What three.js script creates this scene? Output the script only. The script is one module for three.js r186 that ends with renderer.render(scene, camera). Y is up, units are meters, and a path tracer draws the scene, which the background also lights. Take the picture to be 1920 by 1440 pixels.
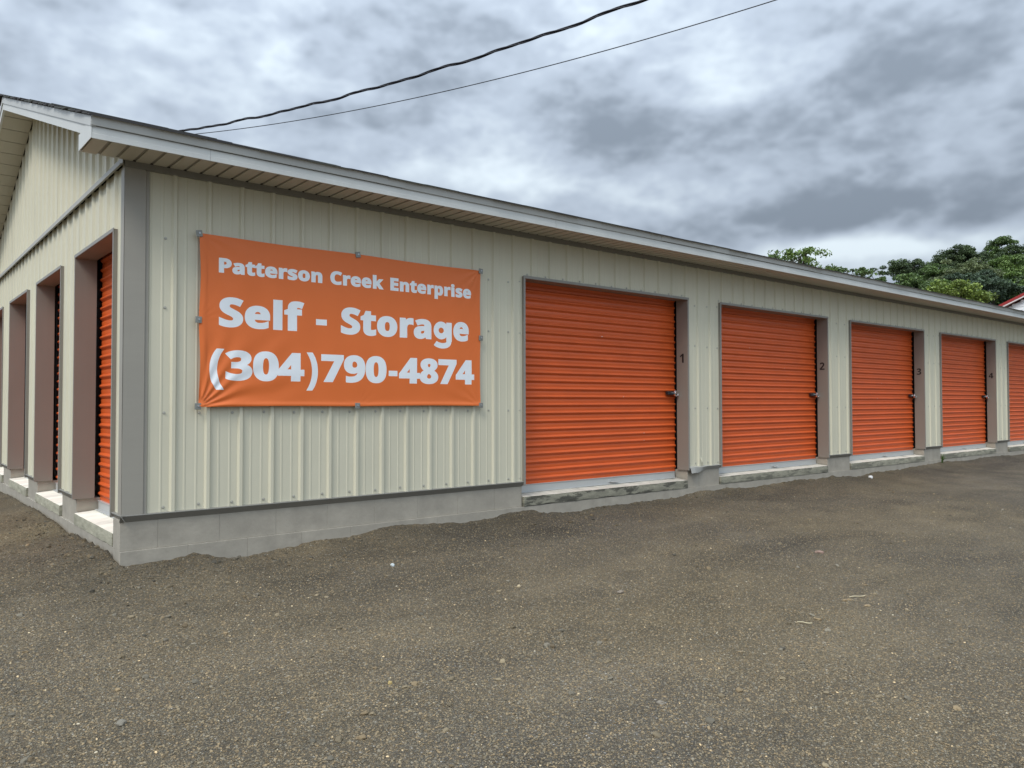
import * as THREE from 'three';
import { mergeGeometries } from 'three/addons/utils/BufferGeometryUtils.js';
import { RoundedBoxGeometry } from 'three/addons/geometries/RoundedBoxGeometry.js';
import { ImprovedNoise } from 'three/addons/math/ImprovedNoise.js';
import { TextGeometry } from 'three/addons/geometries/TextGeometry.js';
import { FontLoader } from 'three/addons/loaders/FontLoader.js';

// ---------------------------------------------------------------- camera, sky, sun, exposure
const scene = new THREE.Scene();
const camera = new THREE.PerspectiveCamera(52.471, 4 / 3, 0.05, 3000);
camera.position.set(-1.26875, 0.95658, 5.46657);
camera.rotation.set(0.024252, -0.691961, -0.001343, 'YXZ');
const renderer = new THREE.WebGLRenderer({ antialias: true });
renderer.setSize(1024, 768);
renderer.toneMapping = THREE.LinearToneMapping;
renderer.toneMappingExposure = 1.26;
renderer.shadowMap.enabled = true;
renderer.shadowMap.type = THREE.PCFSoftShadowMap;

const clamp = (v, a = 0, b = 1) => Math.min(b, Math.max(a, v));
const lerp = (a, b, t) => a + (b - a) * t;
const smooth = (a, b, v) => { const t = clamp((v - a) / (b - a)); return t * t * (3 - 2 * t); };
function rng(seed) { let a = seed >>> 0; return () => { a = (a + 0x6D2B79F5) | 0; let t = Math.imul(a ^ (a >>> 15), 1 | a); t = (t + Math.imul(t ^ (t >>> 7), 61 | t)) ^ t; return ((t ^ (t >>> 14)) >>> 0) / 4294967296; }; }
const IN = new ImprovedNoise();
const noise = (x, y, z = 0.37) => IN.noise(x, y, z);
function fbm(x, y, z, oct, gain = 0.5, lac = 2.03) { let s = 0, a = 1, n = 0; for (let i = 0; i < oct; i++) { s += a * IN.noise(x, y, z); n += a; a *= gain; x = x * lac + 11.3; y = y * lac + 5.7; z = z * lac + 3.1; } return s / n; }

// overcast sky: layered stratocumulus, brighter towards the zenith as an overcast sky is
// broad cloud masses by azimuth, elevation (degrees), their spread and how dark (-) or thin and bright (+) they are
const MASSES = [
  [-54, 25.5, 3.6, 1.5, -0.16], [-45, 20.3, 6, 2.0, -0.30], [-39, 18.3, 6, 2.2, -0.26], [-23, 12.6, 10, 1.6, -0.42], [-34, 12.6, 9, 1.5, -0.26], [-20, 22, 7, 2.6, -0.40], [-26, 21.5, 5, 3, -0.20],
  [-60, 19.5, 4, 1.8, -0.22], [-70, 24, 5, 2, -0.04], [-17, 15.5, 8, 2.2, -0.32], [-77, 21.6, 5, 2.5, 0.04], [-51.5, 16.4, 5, 1.3, 0.42], [-35.5, 21.3, 2.6, 1.9, 0.12], [-26.8, 10.1, 4, 0.9, 0.62],
  [-19, 10.3, 5, 0.8, 0.55], [-58, 16.6, 3.5, 1.2, 0.16], [-64, 22.2, 4, 1.6, 0.16], [-30.7, 10.2, 4, 0.8, 0.4], [-40, 25.5, 5, 2, -0.06], [-47, 25.7, 3, 1.6, -0.02], [-30, 17.6, 7, 1.8, -0.16], [-80, 23, 6, 3, -0.06],
];
function makeSky() {
  const W = 2048, H = 1024, d = new Float32Array(W * H * 4);
  const dark = [0.232, 0.280, 0.345], mid = [0.438, 0.512, 0.612], light = [0.70, 0.80, 0.88];
  const sd = new THREE.Vector3(-18, 26, 10).normalize();
  for (let j = 0; j < H; j++) {
    const el = ((j + 0.5) / H - 0.5) * Math.PI, sy = Math.sin(el), cy = Math.cos(el);
    for (let i = 0; i < W; i++) {
      const az = ((i + 0.5) / W - 0.5) * 2 * Math.PI, x = cy * Math.cos(az), z = cy * Math.sin(az);
      let r, g, b;
      if (sy > -0.03) {
        const k = 1.9 / (Math.max(sy, 0) + 0.30), u = x * k, v = z * k;
        const wx = fbm(u * 1.1 + 7, v * 1.1, 2.2, 3), wz = fbm(u * 1.1, v * 1.1 + 9, 5.1, 3);
        const n1 = fbm(u * 0.9 + wx * 0.9, v * 0.9 + wz * 0.9, 0.4, 4, 0.55);
        const e = sy * 2.1, on = (F, o, oct, gain) => fbm(x * F + wx * 0.35 + o, e * F, z * F + wz * 0.35, oct, gain);   // heaped lumps, flattened by the low view of them
        const n2 = on(5.2, 3, 6, 0.57), n3 = on(24, 7, 4, 0.62), puff = 0.62 - Math.abs(on(8.5, 11, 5, 0.56)) * 2.6, tuft = 0.62 - Math.abs(on(19, 23, 4, 0.6)) * 2.4;
        let t = 0.50 + n1 * 0.36 + n2 * 0.54 + n3 * 0.22 + (puff - 0.2) * 0.26 + (tuft - 0.2) * 0.12;
        const azd = az * 57.2958, eld = el * 57.2958;
        for (const m of MASSES) { const da = (azd - m[0]) / m[2] + wx * 0.7, de = (eld - m[1]) / m[3] + wz * 0.7, q = da * da + de * de; if (q < 9) t += m[4] * 1.0 * Math.exp(-q * 0.7); }
        t = clamp(t, 0.0, 1.25);
        const s = smooth(0, 0.55, t), l = Math.max(0, (t - 0.5) / 0.5), c = (n) => t < 0.5 ? lerp(dark[n], mid[n], s * s * (3 - 2 * s) * 0.35 + (t / 0.5) * 0.65) : lerp(mid[n], light[n], Math.min(l, 1.25));
        const sa = Math.acos(clamp(x * sd.x + sy * sd.y + z * sd.z, -1, 1)) / 0.72, f = (1 + 2 * Math.max(sy, 0)) / 1.68 * (1 + 1.25 * Math.exp(-sa * sa));   // the veiled sun brightens the cloud round it
        r = c(0) * f; g = c(1) * f; b = c(2) * f;
      } else { r = 0.12; g = 0.11; b = 0.09; }
      const o = (j * W + i) * 4; d[o] = r; d[o + 1] = g; d[o + 2] = b; d[o + 3] = 1;
    }
  }
  const t = new THREE.DataTexture(d, W, H, THREE.RGBAFormat, THREE.FloatType);
  t.mapping = THREE.EquirectangularReflectionMapping; t.magFilter = t.minFilter = THREE.LinearFilter; t.wrapS = THREE.RepeatWrapping; t.needsUpdate = true;
  return t;
}
scene.background = makeSky();
scene.environment = scene.background;

const sun = new THREE.DirectionalLight(0xfff7ec, 1.5);
sun.position.set(-18, 26, 10); sun.target.position.set(3, 0, 0);
sun.castShadow = true; sun.shadow.radius = 38; sun.shadow.mapSize.set(2048, 2048);
Object.assign(sun.shadow.camera, { left: -30, right: 30, top: 30, bottom: -30, near: 1, far: 120 });
scene.add(sun, sun.target);

// ---------------------------------------------------------------- helpers
const seen = {};
function numbered(n) { const k = seen[n] = (seen[n] ?? -1) + 1; return k ? `${n}_${String(k).padStart(3, '0')}` : n; }
function mesh(name, geo, mat, parent = scene) {
  const m = new THREE.Mesh(geo, mat); m.name = parent === scene ? numbered(name) : name; m.castShadow = m.receiveShadow = true; parent.add(m); return m;
}
function group(name, parent = scene, pos = [0, 0, 0]) { const g = new THREE.Group(); g.name = parent === scene ? numbered(name) : name; g.position.set(...pos); parent.add(g); return g; }
function tag(o, label, category, grp) { o.userData.label = label; o.userData.category = category; if (grp) o.userData.group = grp; return o; }
function stuff(o) { o.userData.kind = 'stuff'; return o; }
// a box from corner to corner with uv in metres
function box(x0, x1, y0, y1, z0, z1) {
  const g = new THREE.BoxGeometry(x1 - x0, y1 - y0, z1 - z0); g.translate((x0 + x1) / 2, (y0 + y1) / 2, (z0 + z1) / 2); metreUV(g); return g;
}
function metreUV(g) {
  const p = g.attributes.position, n = g.attributes.normal, uv = g.attributes.uv;
  for (let i = 0; i < p.count; i++) {
    const ax = Math.abs(n.getX(i)), ay = Math.abs(n.getY(i)), az = Math.abs(n.getZ(i));
    if (ay > ax && ay > az) uv.setXY(i, p.getX(i), p.getZ(i)); else if (ax > az) uv.setXY(i, p.getZ(i), p.getY(i)); else uv.setXY(i, p.getX(i), p.getY(i));
  }
}
function rbox(x0, x1, y0, y1, z0, z1, r = 0.004, seg = 2) {
  const g = new RoundedBoxGeometry(x1 - x0, y1 - y0, z1 - z0, seg, r); g.translate((x0 + x1) / 2, (y0 + y1) / 2, (z0 + z1) / 2); const q = g.index ? g.toNonIndexed() : g; metreUV(q); return q;
}
// a closed outline (a, b) pulled along the first axis from s0 to s1: points (s, b, a)
function pulled(outline, s0, s1) {
  const pos = [], uv = [], n = outline.length; let run = 0;
  for (let i = 0; i < n; i++) {
    const [a0, b0] = outline[i], [a1, b1] = outline[(i + 1) % n], l = Math.hypot(a1 - a0, b1 - b0);
    pos.push(s0, b0, a0, s1, b0, a0, s1, b1, a1, s0, b0, a0, s1, b1, a1, s0, b1, a1);
    uv.push(s0, run, s1, run, s1, run + l, s0, run, s1, run + l, s0, run + l); run += l;
  }
  for (const [s, flip] of [[s0, 1], [s1, 0]]) for (const f of THREE.ShapeUtils.triangulateShape(outline.map(([a, b]) => new THREE.Vector2(a, b)), [])) {
    const t = flip ? f : [f[0], f[2], f[1]]; for (const k of t) { pos.push(s, outline[k][1], outline[k][0]); uv.push(outline[k][0], outline[k][1]); }
  }
  const g = new THREE.BufferGeometry(); g.setAttribute('position', new THREE.Float32BufferAttribute(pos, 3)); g.setAttribute('uv', new THREE.Float32BufferAttribute(uv, 2)); g.computeVertexNormals(); return g;
}
const GABLE = new THREE.Matrix4().makeRotationY(-Math.PI / 2);   // wall-local (along, up, out) to the gable end
const merge = (list) => mergeGeometries(list.map((g) => (g.index ? g.toNonIndexed() : g)), false);

function pixelTex(W, H, fn, srgb, rep = 1) {
  const d = new Uint8Array(W * H * 4), c = [0, 0, 0];
  for (let j = 0; j < H; j++) for (let i = 0; i < W; i++) { fn(i, j, c); const o = (j * W + i) * 4; d[o] = clamp(c[0]) * 255; d[o + 1] = clamp(c[1]) * 255; d[o + 2] = clamp(c[2]) * 255; d[o + 3] = 255; }
  const t = new THREE.DataTexture(d, W, H); t.magFilter = THREE.LinearFilter; t.minFilter = THREE.LinearMipmapLinearFilter; t.generateMipmaps = true; t.wrapS = t.wrapT = THREE.RepeatWrapping; t.repeat.set(rep, rep);
  if (srgb) t.colorSpace = THREE.SRGBColorSpace; t.needsUpdate = true; return t;
}
// noise that tiles: blend of four shifted copies
function tiled(fn, i, j, W) { const u = i / W, v = j / W; return fn(i, j) * (1 - u) * (1 - v) + fn(i - W, j) * u * (1 - v) + fn(i, j - W) * (1 - u) * v + fn(i - W, j - W) * u * v; }

// ---------------------------------------------------------------- materials (linear base colours)
const col = (r, g, b) => new THREE.Color().setRGB(r, g, b);
function plain(r, g, b, rough = 0.6, metal = 0, extra = {}) { return new THREE.MeshStandardMaterial({ color: col(r, g, b), roughness: rough, metalness: metal, ...extra }); }
const R1 = rng(5);
const grainTex = pixelTex(512, 512, (i, j, c) => { const n = tiled((a, b) => fbm(a / 40, b / 40, 1.5, 5, 0.65), i, j, 512); const v = 0.5 + n * 0.7 + (R1() - 0.5) * 0.12; c[0] = c[1] = c[2] = v; }, false, 1.6);
const paintTone = pixelTex(512, 512, (i, j, c) => { const a = tiled((p, q) => fbm(p / 90, q / 170, 3.3, 4, 0.55), i, j, 512), s = tiled((p, q) => fbm(p / 9, q / 260, 6.1, 3, 0.5), i, j, 512); const v = 0.955 + a * 0.045 + s * 0.014; c[0] = v; c[1] = v; c[2] = v * 0.992; }, true, 0.55);
const blockTone = pixelTex(512, 512, (i, j, c) => { const a = tiled((p, q) => fbm(p / 70, q / 70, 9.3, 5, 0.6), i, j, 512); const v = 0.93 + a * 0.16 + (R1() - 0.5) * 0.035; c[0] = v; c[1] = v * 0.995; c[2] = v * 0.98; }, true, 0.9);
const panelMat = plain(0.690, 0.656, 0.512, 0.46, 0, { map: paintTone, bumpMap: grainTex, bumpScale: 0.0004, side: THREE.DoubleSide });
const trimMat = plain(0.295, 0.280, 0.252, 0.45, 0, { map: paintTone });
const jambMat = plain(0.265, 0.237, 0.203, 0.5, 0, { map: paintTone });
const flashMat = plain(0.235, 0.225, 0.200, 0.45, 0, { map: paintTone });
const fasciaMat = plain(0.655, 0.665, 0.645, 0.42, 0, { map: paintTone });
const fasciaMatB = plain(0.56, 0.568, 0.552, 0.42, 0, { map: paintTone });
const soffitMat = plain(0.59, 0.555, 0.47, 0.55, 0, { map: paintTone });
const soffitGap = plain(0.33, 0.305, 0.255, 0.7);
const blockMat = plain(0.415, 0.383, 0.325, 0.75, 0, { map: blockTone, bumpMap: grainTex, bumpScale: 0.0022 });
const mortarMat = plain(0.385, 0.355, 0.30, 0.85, 0, { bumpMap: grainTex, bumpScale: 0.002 });
const galvMat = plain(0.55, 0.555, 0.545, 0.5, 0.25, { map: paintTone });
const blackMat = plain(0.012, 0.012, 0.013, 0.55);
const latchMat = plain(0.018, 0.018, 0.02, 0.35);
const chromeMat = plain(0.82, 0.82, 0.83, 0.14, 1);
const screwMat = plain(0.45, 0.44, 0.38, 0.4, 0.2);
const shingleMats = [plain(0.034, 0.033, 0.034, 0.95, 0, { bumpMap: grainTex, bumpScale: 0.002 }), plain(0.045, 0.043, 0.042, 0.95, 0, { bumpMap: grainTex, bumpScale: 0.002 }), plain(0.055, 0.058, 0.05, 0.95, 0, { bumpMap: grainTex, bumpScale: 0.002 })];
const orangeTone = pixelTex(512, 512, (i, j, c) => { const a = tiled((p, q) => fbm(p / 120, q / 60, 13.3, 4, 0.55), i, j, 512); const v = 0.96 + a * 0.09; c[0] = v; c[1] = v * 0.99; c[2] = v * 0.97; }, true, 0.7);
const curtainMat = new THREE.MeshPhysicalMaterial({ color: col(0.74, 0.128, 0.026), roughness: 0.38, map: orangeTone, side: THREE.DoubleSide });

// weathered concrete of the door sills: cement, dark algae stains with an outline, pale chips
function concreteTex(seed, pale, mould) {   // lower three quarters: the broken front face, upper quarter: the trowelled top
  return pixelTex(1024, 256, (i, j, c) => {
    const u = i / 60, v = j / 60, n = fbm(u + seed, v, seed, 5, 0.6), st = fbm(u * 0.5 + seed * 3, v * 0.55, seed + 4, 5, 0.62), ag = fbm(u * 6, v * 6, seed + 8, 4, 0.75), face = j < 200;
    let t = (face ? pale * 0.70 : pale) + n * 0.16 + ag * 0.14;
    const stain = smooth(0.06, 0.22, st + ag * 0.30 + (face ? 0.08 : -0.14)); t = lerp(t, pale * 0.30 + ag * 0.22, stain * mould);
    if (ag > 0.40) t += 0.08;
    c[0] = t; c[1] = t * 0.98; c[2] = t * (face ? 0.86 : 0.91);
  }, true);
}
const sillMats = [concreteTex(3.1, 0.82, 0.72), concreteTex(8.7, 0.86, 0.42), concreteTex(15.2, 0.90, 0.40), concreteTex(21.9, 0.98, 0.15)].map((t) => plain(0.86, 0.86, 0.86, 0.9, 0, { map: t, bumpMap: grainTex, bumpScale: 0.003 }));

// ---------------------------------------------------------------- ground: gravel
const PROFILE = [[-6, -0.10], [-2, -0.10], [-0.4, -0.12], [0, -0.097], [0.25, -0.094], [0.44, -0.070], [0.75, -0.128], [0.93, -0.122], [1.15, -0.100], [1.36, -0.068], [1.68, -0.076], [1.84, -0.042], [2.04, -0.028], [2.36, -0.050], [2.82, -0.077], [3.07, -0.062], [3.26, -0.038], [3.47, -0.036], [3.71, -0.084], [4.04, -0.104], [4.42, -0.083], [5.0, -0.086], [5.36, -0.085], [5.65, -0.088], [5.82, -0.060], [6.05, -0.042], [6.3, -0.060], [6.6, -0.044], [6.95, -0.070], [7.6, -0.062], [8.15, -0.053], [8.5, -0.075], [9.0, -0.059], [9.16, -0.080], [9.33, -0.074], [9.72, -0.100], [10.2, -0.079], [11.1, -0.082], [11.6, -0.063], [12.45, -0.047], [12.8, -0.039], [13.3, -0.058], [14.0, -0.066], [14.3, -0.049], [15.1, -0.044], [16.1, -0.078], [18, -0.08], [22, -0.1], [40, -0.1]];
const GPROFILE = [[-12, -0.1], [-7, -0.1], [-5.83, -0.095], [-4.6, -0.059], [-3.9, -0.055], [-3.2, -0.037], [-2.5, -0.043], [-2.0, -0.042], [-1.6, -0.070], [-1.17, -0.034], [-0.9, -0.034], [-0.5, -0.039], [-0.28, -0.034], [-0.1, -0.065], [0.05, -0.095], [3, -0.1]];
function table(t, x) { if (x <= t[0][0]) return t[0][1]; for (let i = 1; i < t.length; i++) if (x <= t[i][0]) { const k = (x - t[i - 1][0]) / (t[i][0] - t[i - 1][0]); return lerp(t[i - 1][1], t[i][1], k * k * (3 - 2 * k)); } return t[t.length - 1][1]; }
function baseHeight(x, z) { return -0.115 - 0.052 * clamp(z, 0, 9) - 0.02 * clamp(-x, 0, 6) * smooth(2, -1, z) - 0.012 * clamp(z - 9, 0, 30); }
function groundHeight(x, z) {
  let h = baseHeight(x, z);
  const zd = Math.max(z, 0), xd = Math.max(-x, 0);
  if (x > -0.6 && z > -0.3) { const w = Math.exp(-zd / 0.42) * smooth(-0.6, 0, x); h += (table(PROFILE, x) + 0.115) * w; }
  if (x < 0.3 && z < 0.6) { const w = Math.exp(-xd / 0.42) * smooth(0.6, 0, z); h += (table(GPROFILE, z) + 0.115) * w * (x >= 0 ? 0.2 : 1); }
  const r = Math.hypot(x - 2, z - 2);
  if (r < 60) {
    const near = Math.exp(-Math.max(0, zd - 0.05) / 0.7) * Math.exp(-xd / 0.9);
    h += 0.016 * fbm(x * 0.55, z * 0.9, 3.1, 3) + 0.008 * noise(x * 2.1, z * 2.1, 7.7) + 0.0045 * fbm(x * 8, z * 8, 2.2, 2) + near * (0.014 * fbm(x * 5.5, z * 5.5, 9.1, 3) + 0.013 * noise(x * 21, z * 21) + 0.006 * noise(x * 43, z * 43));
  }
  return h;
}
function axis(stops) { const out = []; for (let i = 0; i < stops.length - 1; i++) { const [a, step] = stops[i], b = stops[i + 1][0], n = Math.max(1, Math.round((b - a) / step)); for (let k = 0; k < n; k++) out.push(a + (b - a) * k / n); } out.push(stops[stops.length - 1][0]); return out; }
{
  const xs = axis([[-900, 150], [-150, 30], [-30, 4], [-8, 0.35], [-2.6, 0.03], [7, 0.05], [17, 0.15], [24, 1], [60, 8], [150, 50], [900]]);
  const zs = axis([[-900, 150], [-150, 30], [-40, 3], [-8, 0.12], [-2, 0.05], [-0.3, 0.022], [1.2, 0.03], [4.6, 0.08], [7, 0.5], [20, 4], [60, 40], [900]]);
  const nx = xs.length, nz = zs.length, pos = new Float32Array(nx * nz * 3), uv = new Float32Array(nx * nz * 2), colr = new Float32Array(nx * nz * 3), idx = [];
  for (let j = 0; j < nz; j++) for (let i = 0; i < nx; i++) {
    const k = j * nx + i, x = xs[i], z = zs[j];
    pos[k * 3] = x; pos[k * 3 + 1] = groundHeight(x, z); pos[k * 3 + 2] = z; uv[k * 2] = x; uv[k * 2 + 1] = z;
    // broad patches of damp, brown fines and grey stone
    const a = fbm(x * 0.42 + 3, z * 0.75, 1.2, 4, 0.6), b = fbm(x * 0.30 + 9, z * 0.36, 6.6, 4, 0.6), m = fbm(x * 1.7, z * 2.8, 4.1, 4, 0.62);
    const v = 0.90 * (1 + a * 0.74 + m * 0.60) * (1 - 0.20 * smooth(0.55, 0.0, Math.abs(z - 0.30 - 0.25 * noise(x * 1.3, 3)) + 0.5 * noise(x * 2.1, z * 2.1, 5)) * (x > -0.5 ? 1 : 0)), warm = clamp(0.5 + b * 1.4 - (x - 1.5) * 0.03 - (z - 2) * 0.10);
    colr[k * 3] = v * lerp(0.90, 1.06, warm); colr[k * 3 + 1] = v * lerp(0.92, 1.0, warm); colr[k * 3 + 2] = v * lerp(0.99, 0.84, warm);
    if (i < nx - 1 && j < nz - 1) idx.push(k, k + nx, k + 1, k + 1, k + nx, k + nx + 1);
  }
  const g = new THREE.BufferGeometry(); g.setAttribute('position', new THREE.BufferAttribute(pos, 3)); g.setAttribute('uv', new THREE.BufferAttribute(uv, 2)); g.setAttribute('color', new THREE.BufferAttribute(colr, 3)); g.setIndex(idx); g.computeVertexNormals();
  // crushed stone: every grain has its own tone, brown fines lie between the grains
  const S = 2048, N = 400, cell = S / N, r = rng(77), px = new Float32Array(N * N), py = new Float32Array(N * N), tone = new Float32Array(N * N), hue = new Float32Array(N * N), size = new Float32Array(N * N);
  for (let i = 0; i < N * N; i++) { px[i] = r(); py[i] = r(); const q = r(); tone[i] = q < 0.014 ? 2.05 + r() * 0.8 : 0.42 + r() * r() * 1.05; hue[i] = r(); size[i] = 0.55 + r() * 0.75; }
  const hgt = new Float32Array(S * S);
  const gmap = pixelTex(S, S, (i, j, c) => {
    const u = i / cell, v = j / cell, ci = Math.floor(u), cj = Math.floor(v); let best = 9, bk = 0, second = 9;
    for (let dj = -1; dj <= 1; dj++) for (let di = -1; di <= 1; di++) {
      const k = ((cj + dj + N) % N) * N + (ci + di + N) % N, dx = ci + di + px[k] - u, dy = cj + dj + py[k] - v, q = Math.sqrt(dx * dx + dy * dy) / size[k];
      if (q < best) { second = best; best = q; bk = k; } else if (q < second) second = q;
    }
    const edge = clamp((second - best) * 2.2), grain = edge > 0.16 && best < 0.8; hgt[j * S + i] = grain ? 0.35 + 0.65 * Math.sqrt(clamp(1 - best)) * (0.6 + 0.4 * hue[bk]) : 0.12 + 0.15 * edge;
    const t = grain ? tone[bk] : 0.62, h = grain ? hue[bk] : 0.45; let R, G, B;
    if (t > 2) { R = 0.170; G = 0.155; B = 0.128; } else if (h < 0.3) { R = 0.262; G = 0.196; B = 0.112; } else if (h < 0.72) { R = 0.226; G = 0.182; B = 0.113; } else { R = 0.190; G = 0.166; B = 0.120; }
    c[0] = Math.pow(R * t, 1 / 2.2); c[1] = Math.pow(G * t, 1 / 2.2); c[2] = Math.pow(B * t, 1 / 2.2);
  }, true, 1 / 2.7);
  const gbump = pixelTex(S, S, (i, j, c) => { c[0] = c[1] = c[2] = hgt[j * S + i]; }, false, 1 / 2.7);
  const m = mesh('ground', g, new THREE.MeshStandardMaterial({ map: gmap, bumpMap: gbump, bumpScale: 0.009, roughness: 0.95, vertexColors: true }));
  m.userData.kind = 'structure'; m.userData.label = 'brown grey crushed gravel yard sloping down from the storage building';
}
{ // loose gravel lying on the yard
  const geo = new THREE.IcosahedronGeometry(1, 1), p = geo.attributes.position, v = new THREE.Vector3();
  for (let i = 0; i < p.count; i++) { v.fromBufferAttribute(p, i); const k = 0.82 + 0.42 * noise(v.x * 1.7 + 4, v.y * 1.7, v.z * 1.7); p.setXYZ(i, v.x * k, v.y * k, v.z * k); }
  geo.computeVertexNormals();
  const mat = plain(1, 1, 1, 0.92), r = rng(4242), M = new THREE.Matrix4(), q = new THREE.Quaternion(), e = new THREE.Euler(), s = new THREE.Vector3(), t = new THREE.Vector3(), c = new THREE.Color();
  const spots = [];
  for (let n = 0; n < 900000 && spots.length < 260000; n++) {
    const x = -3.2 + r() * 12.2, z = -3.0 + r() * 7.6; if (x > -0.02 && z < 0.02) continue;
    const dx = x + 1.269, dz = z - 5.467, d = Math.hypot(dx, dz), ang = Math.atan2(dx, -dz) * 57.3; if (ang < 4 || ang > 76 || d < 2.6) continue;
    if (r() > clamp(14 / (d * d), 0.05, 1)) continue; spots.push([x, z]);
  }
  const im = new THREE.InstancedMesh(geo, mat, spots.length);
  spots.forEach(([x, z], i) => {
    const w = r(), near = Math.exp(-Math.max(z, 0) / 0.35) * (x > -0.3 ? 1 : 0); let R = 0.0021 + 0.0038 * Math.pow(r(), 2.2); if (w > 0.9988) R = 0.011 + r() * 0.008; const clod = r() < near * 0.05 * (0.4 + 1.2 * Math.max(0, noise(x * 3, z * 3, 8) + 0.3)); if (clod) R = 0.006 + r() * r() * 0.016;
    s.set(R * (0.8 + r() * 0.6), R * (0.55 + r() * 0.4), R * (0.8 + r() * 0.6)); t.set(x, groundHeight(x, z) + R * 0.12, z); e.set((r() - 0.5) * 0.9, r() * 6.28, (r() - 0.5) * 0.9); q.setFromEuler(e); im.setMatrixAt(i, M.compose(t, q, s));
    const h = r(), k = clod ? 0.32 + r() * 0.40 : r() < 0.007 && near < 0.3 ? 1.7 + r() * 1.4 : 0.45 + r() * 0.81 * (1 - near * 0.4);
    if (h < 0.3) c.setRGB(0.262 * k, 0.194 * k, 0.108 * k); else if (h < 0.7) c.setRGB(0.226 * k, 0.180 * k, 0.110 * k); else c.setRGB(0.192 * k, 0.168 * k, 0.122 * k);
    im.setColorAt(i, c);
  });
  im.name = 'gravel'; im.castShadow = im.receiveShadow = true; scene.add(im); stuff(im); tag(im, 'loose crushed brown and grey gravel scattered over the yard', 'gravel');
}

// ---------------------------------------------------------------- storage building
const LEN = 18.75, DEEP = 7.25, RIDGE = -3.625, PITCH = 0.333, EAVE = 0.375, RAKE = 0.268;
const soffitY = 2.536, rakeY = (z) => 2.631 + PITCH * (0.077 - (z > RIDGE ? z : 2 * RIDGE - z));
const DOORS = [[3.398, 5.836], [6.428, 8.905], [9.526, 11.965], [12.601, 15.072], [15.70, 18.15]];
const GDOORS = [[-7.0, -5.746], [-5.168, -3.883], [-3.333, -2.08], [-1.51, -0.244]];
const TOP = 2.13, BASE = 0.229;
const bld = tag(group('storage_building'), 'long beige ribbed metal self storage building with orange roller doors', 'storage building');

// ribbed sheet in wall-local coordinates
function sheet(s0, s1, yb, yt, phase, out = -0.02) {
  const P = 0.2286, pts = [];
  const put = (s, h) => pts.push([s, h]);
  for (let k = Math.floor((s0 - phase) / P) - 1; k <= Math.ceil((s1 - phase) / P) + 1; k++) {
    const c = phase + k * P; put(c - 0.0215, 0); put(c - 0.0105, 0.018); put(c + 0.0105, 0.018); put(c + 0.0215, 0);
    for (const o of [0.0762, 0.1524]) { put(c + o - 0.009, 0); put(c + o - 0.004, 0.0026); put(c + o + 0.004, 0.0026); put(c + o + 0.009, 0); }
  }
  const at = (s) => { for (let i = 1; i < pts.length; i++) if (s <= pts[i][0]) { const k = (s - pts[i - 1][0]) / (pts[i][0] - pts[i - 1][0]); return lerp(pts[i - 1][1], pts[i][1], k); } return 0; };
  const run = [[s0, at(s0)], ...pts.filter(([s]) => s > s0 + 1e-5 && s < s1 - 1e-5), [s1, at(s1)]];
  const f = typeof yt === 'function' ? yt : () => yt, pos = [], uv = [];
  for (let i = 1; i < run.length; i++) {
    const [a, ha] = run[i - 1], [b, hb] = run[i];
    const ya = f(a), yb2 = f(b);
    pos.push(a, yb, out + ha, b, yb, out + hb, b, yb2, out + hb, a, yb, out + ha, b, yb2, out + hb, a, ya, out + ha);
    uv.push(a, yb, b, yb, b, yb2, a, yb, b, yb2, a, ya);
  }
  const g = new THREE.BufferGeometry(); g.setAttribute('position', new THREE.Float32BufferAttribute(pos, 3)); g.setAttribute('uv', new THREE.Float32BufferAttribute(uv, 2)); g.computeVertexNormals(); return g;
}
function wallSheets(a, b, top, phase, offset, doors, M, low = BASE) {
  const cuts = [a]; for (let k = -60; k < 90; k++) { const s = phase + (offset + 4 * k) * 0.2286 + 0.013; if (s > a + 0.02 && s < b - 0.02) cuts.push(s); } cuts.push(b);
  for (let i = 1; i < cuts.length; i++) {
    const s0 = cuts[i - 1], s1 = cuts[i], edges = [s0, s1]; for (const d of doors) for (const e of d) if (e > s0 && e < s1) edges.push(e); edges.sort((p, q) => p - q);
    const list = []; for (let k = 1; k < edges.length; k++) { const mid = (edges[k - 1] + edges[k]) / 2, open = doors.some(([p, q]) => mid > p && mid < q); list.push(sheet(edges[k - 1], edges[k], open ? TOP : low, top, phase, -0.02 + (i % 2) * 0.0007)); }
    const g = merge(list); if (M) g.applyMatrix4(M); mesh('wall_panel', g, panelMat, bld);
  }
}
wallSheets(0.02, LEN, 2.53, 0.319, 1, DOORS, null);
wallSheets(-DEEP, -0.02, 2.525, -0.50, 0, GDOORS, GABLE);
{ // upper gable sheets, cut to the roof slope
  const cuts = [-DEEP]; for (let k = -9; k < 3; k++) { const s = -0.50 + (4 * k) * 0.2286 + 0.013; if (s > -DEEP + 0.05 && s < -0.05) cuts.push(s); } cuts.push(RIDGE, 0); cuts.sort((p, q) => p - q);
  for (let i = 1; i < cuts.length; i++) mesh('gable_panel', sheet(cuts[i - 1], cuts[i], 2.545, (s) => rakeY(s) + 0.03, -0.50, -0.014 + (i % 2) * 0.0007).applyMatrix4(GABLE), panelMat, bld);
}
{ // far end and rear, seen from nowhere in the photograph but closing the building
  const g = sheet(-DEEP, 0, -0.2, (s) => rakeY(s) + 0.03, -0.5, 0); g.rotateY(-Math.PI / 2); g.translate(LEN, 0, 0); mesh('wall_panel', g, panelMat, bld);
  mesh('wall_panel', sheet(0, LEN, -0.2, 2.6, 0.3, 0).translate(0, 0, -DEEP), panelMat, bld);
}
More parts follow.
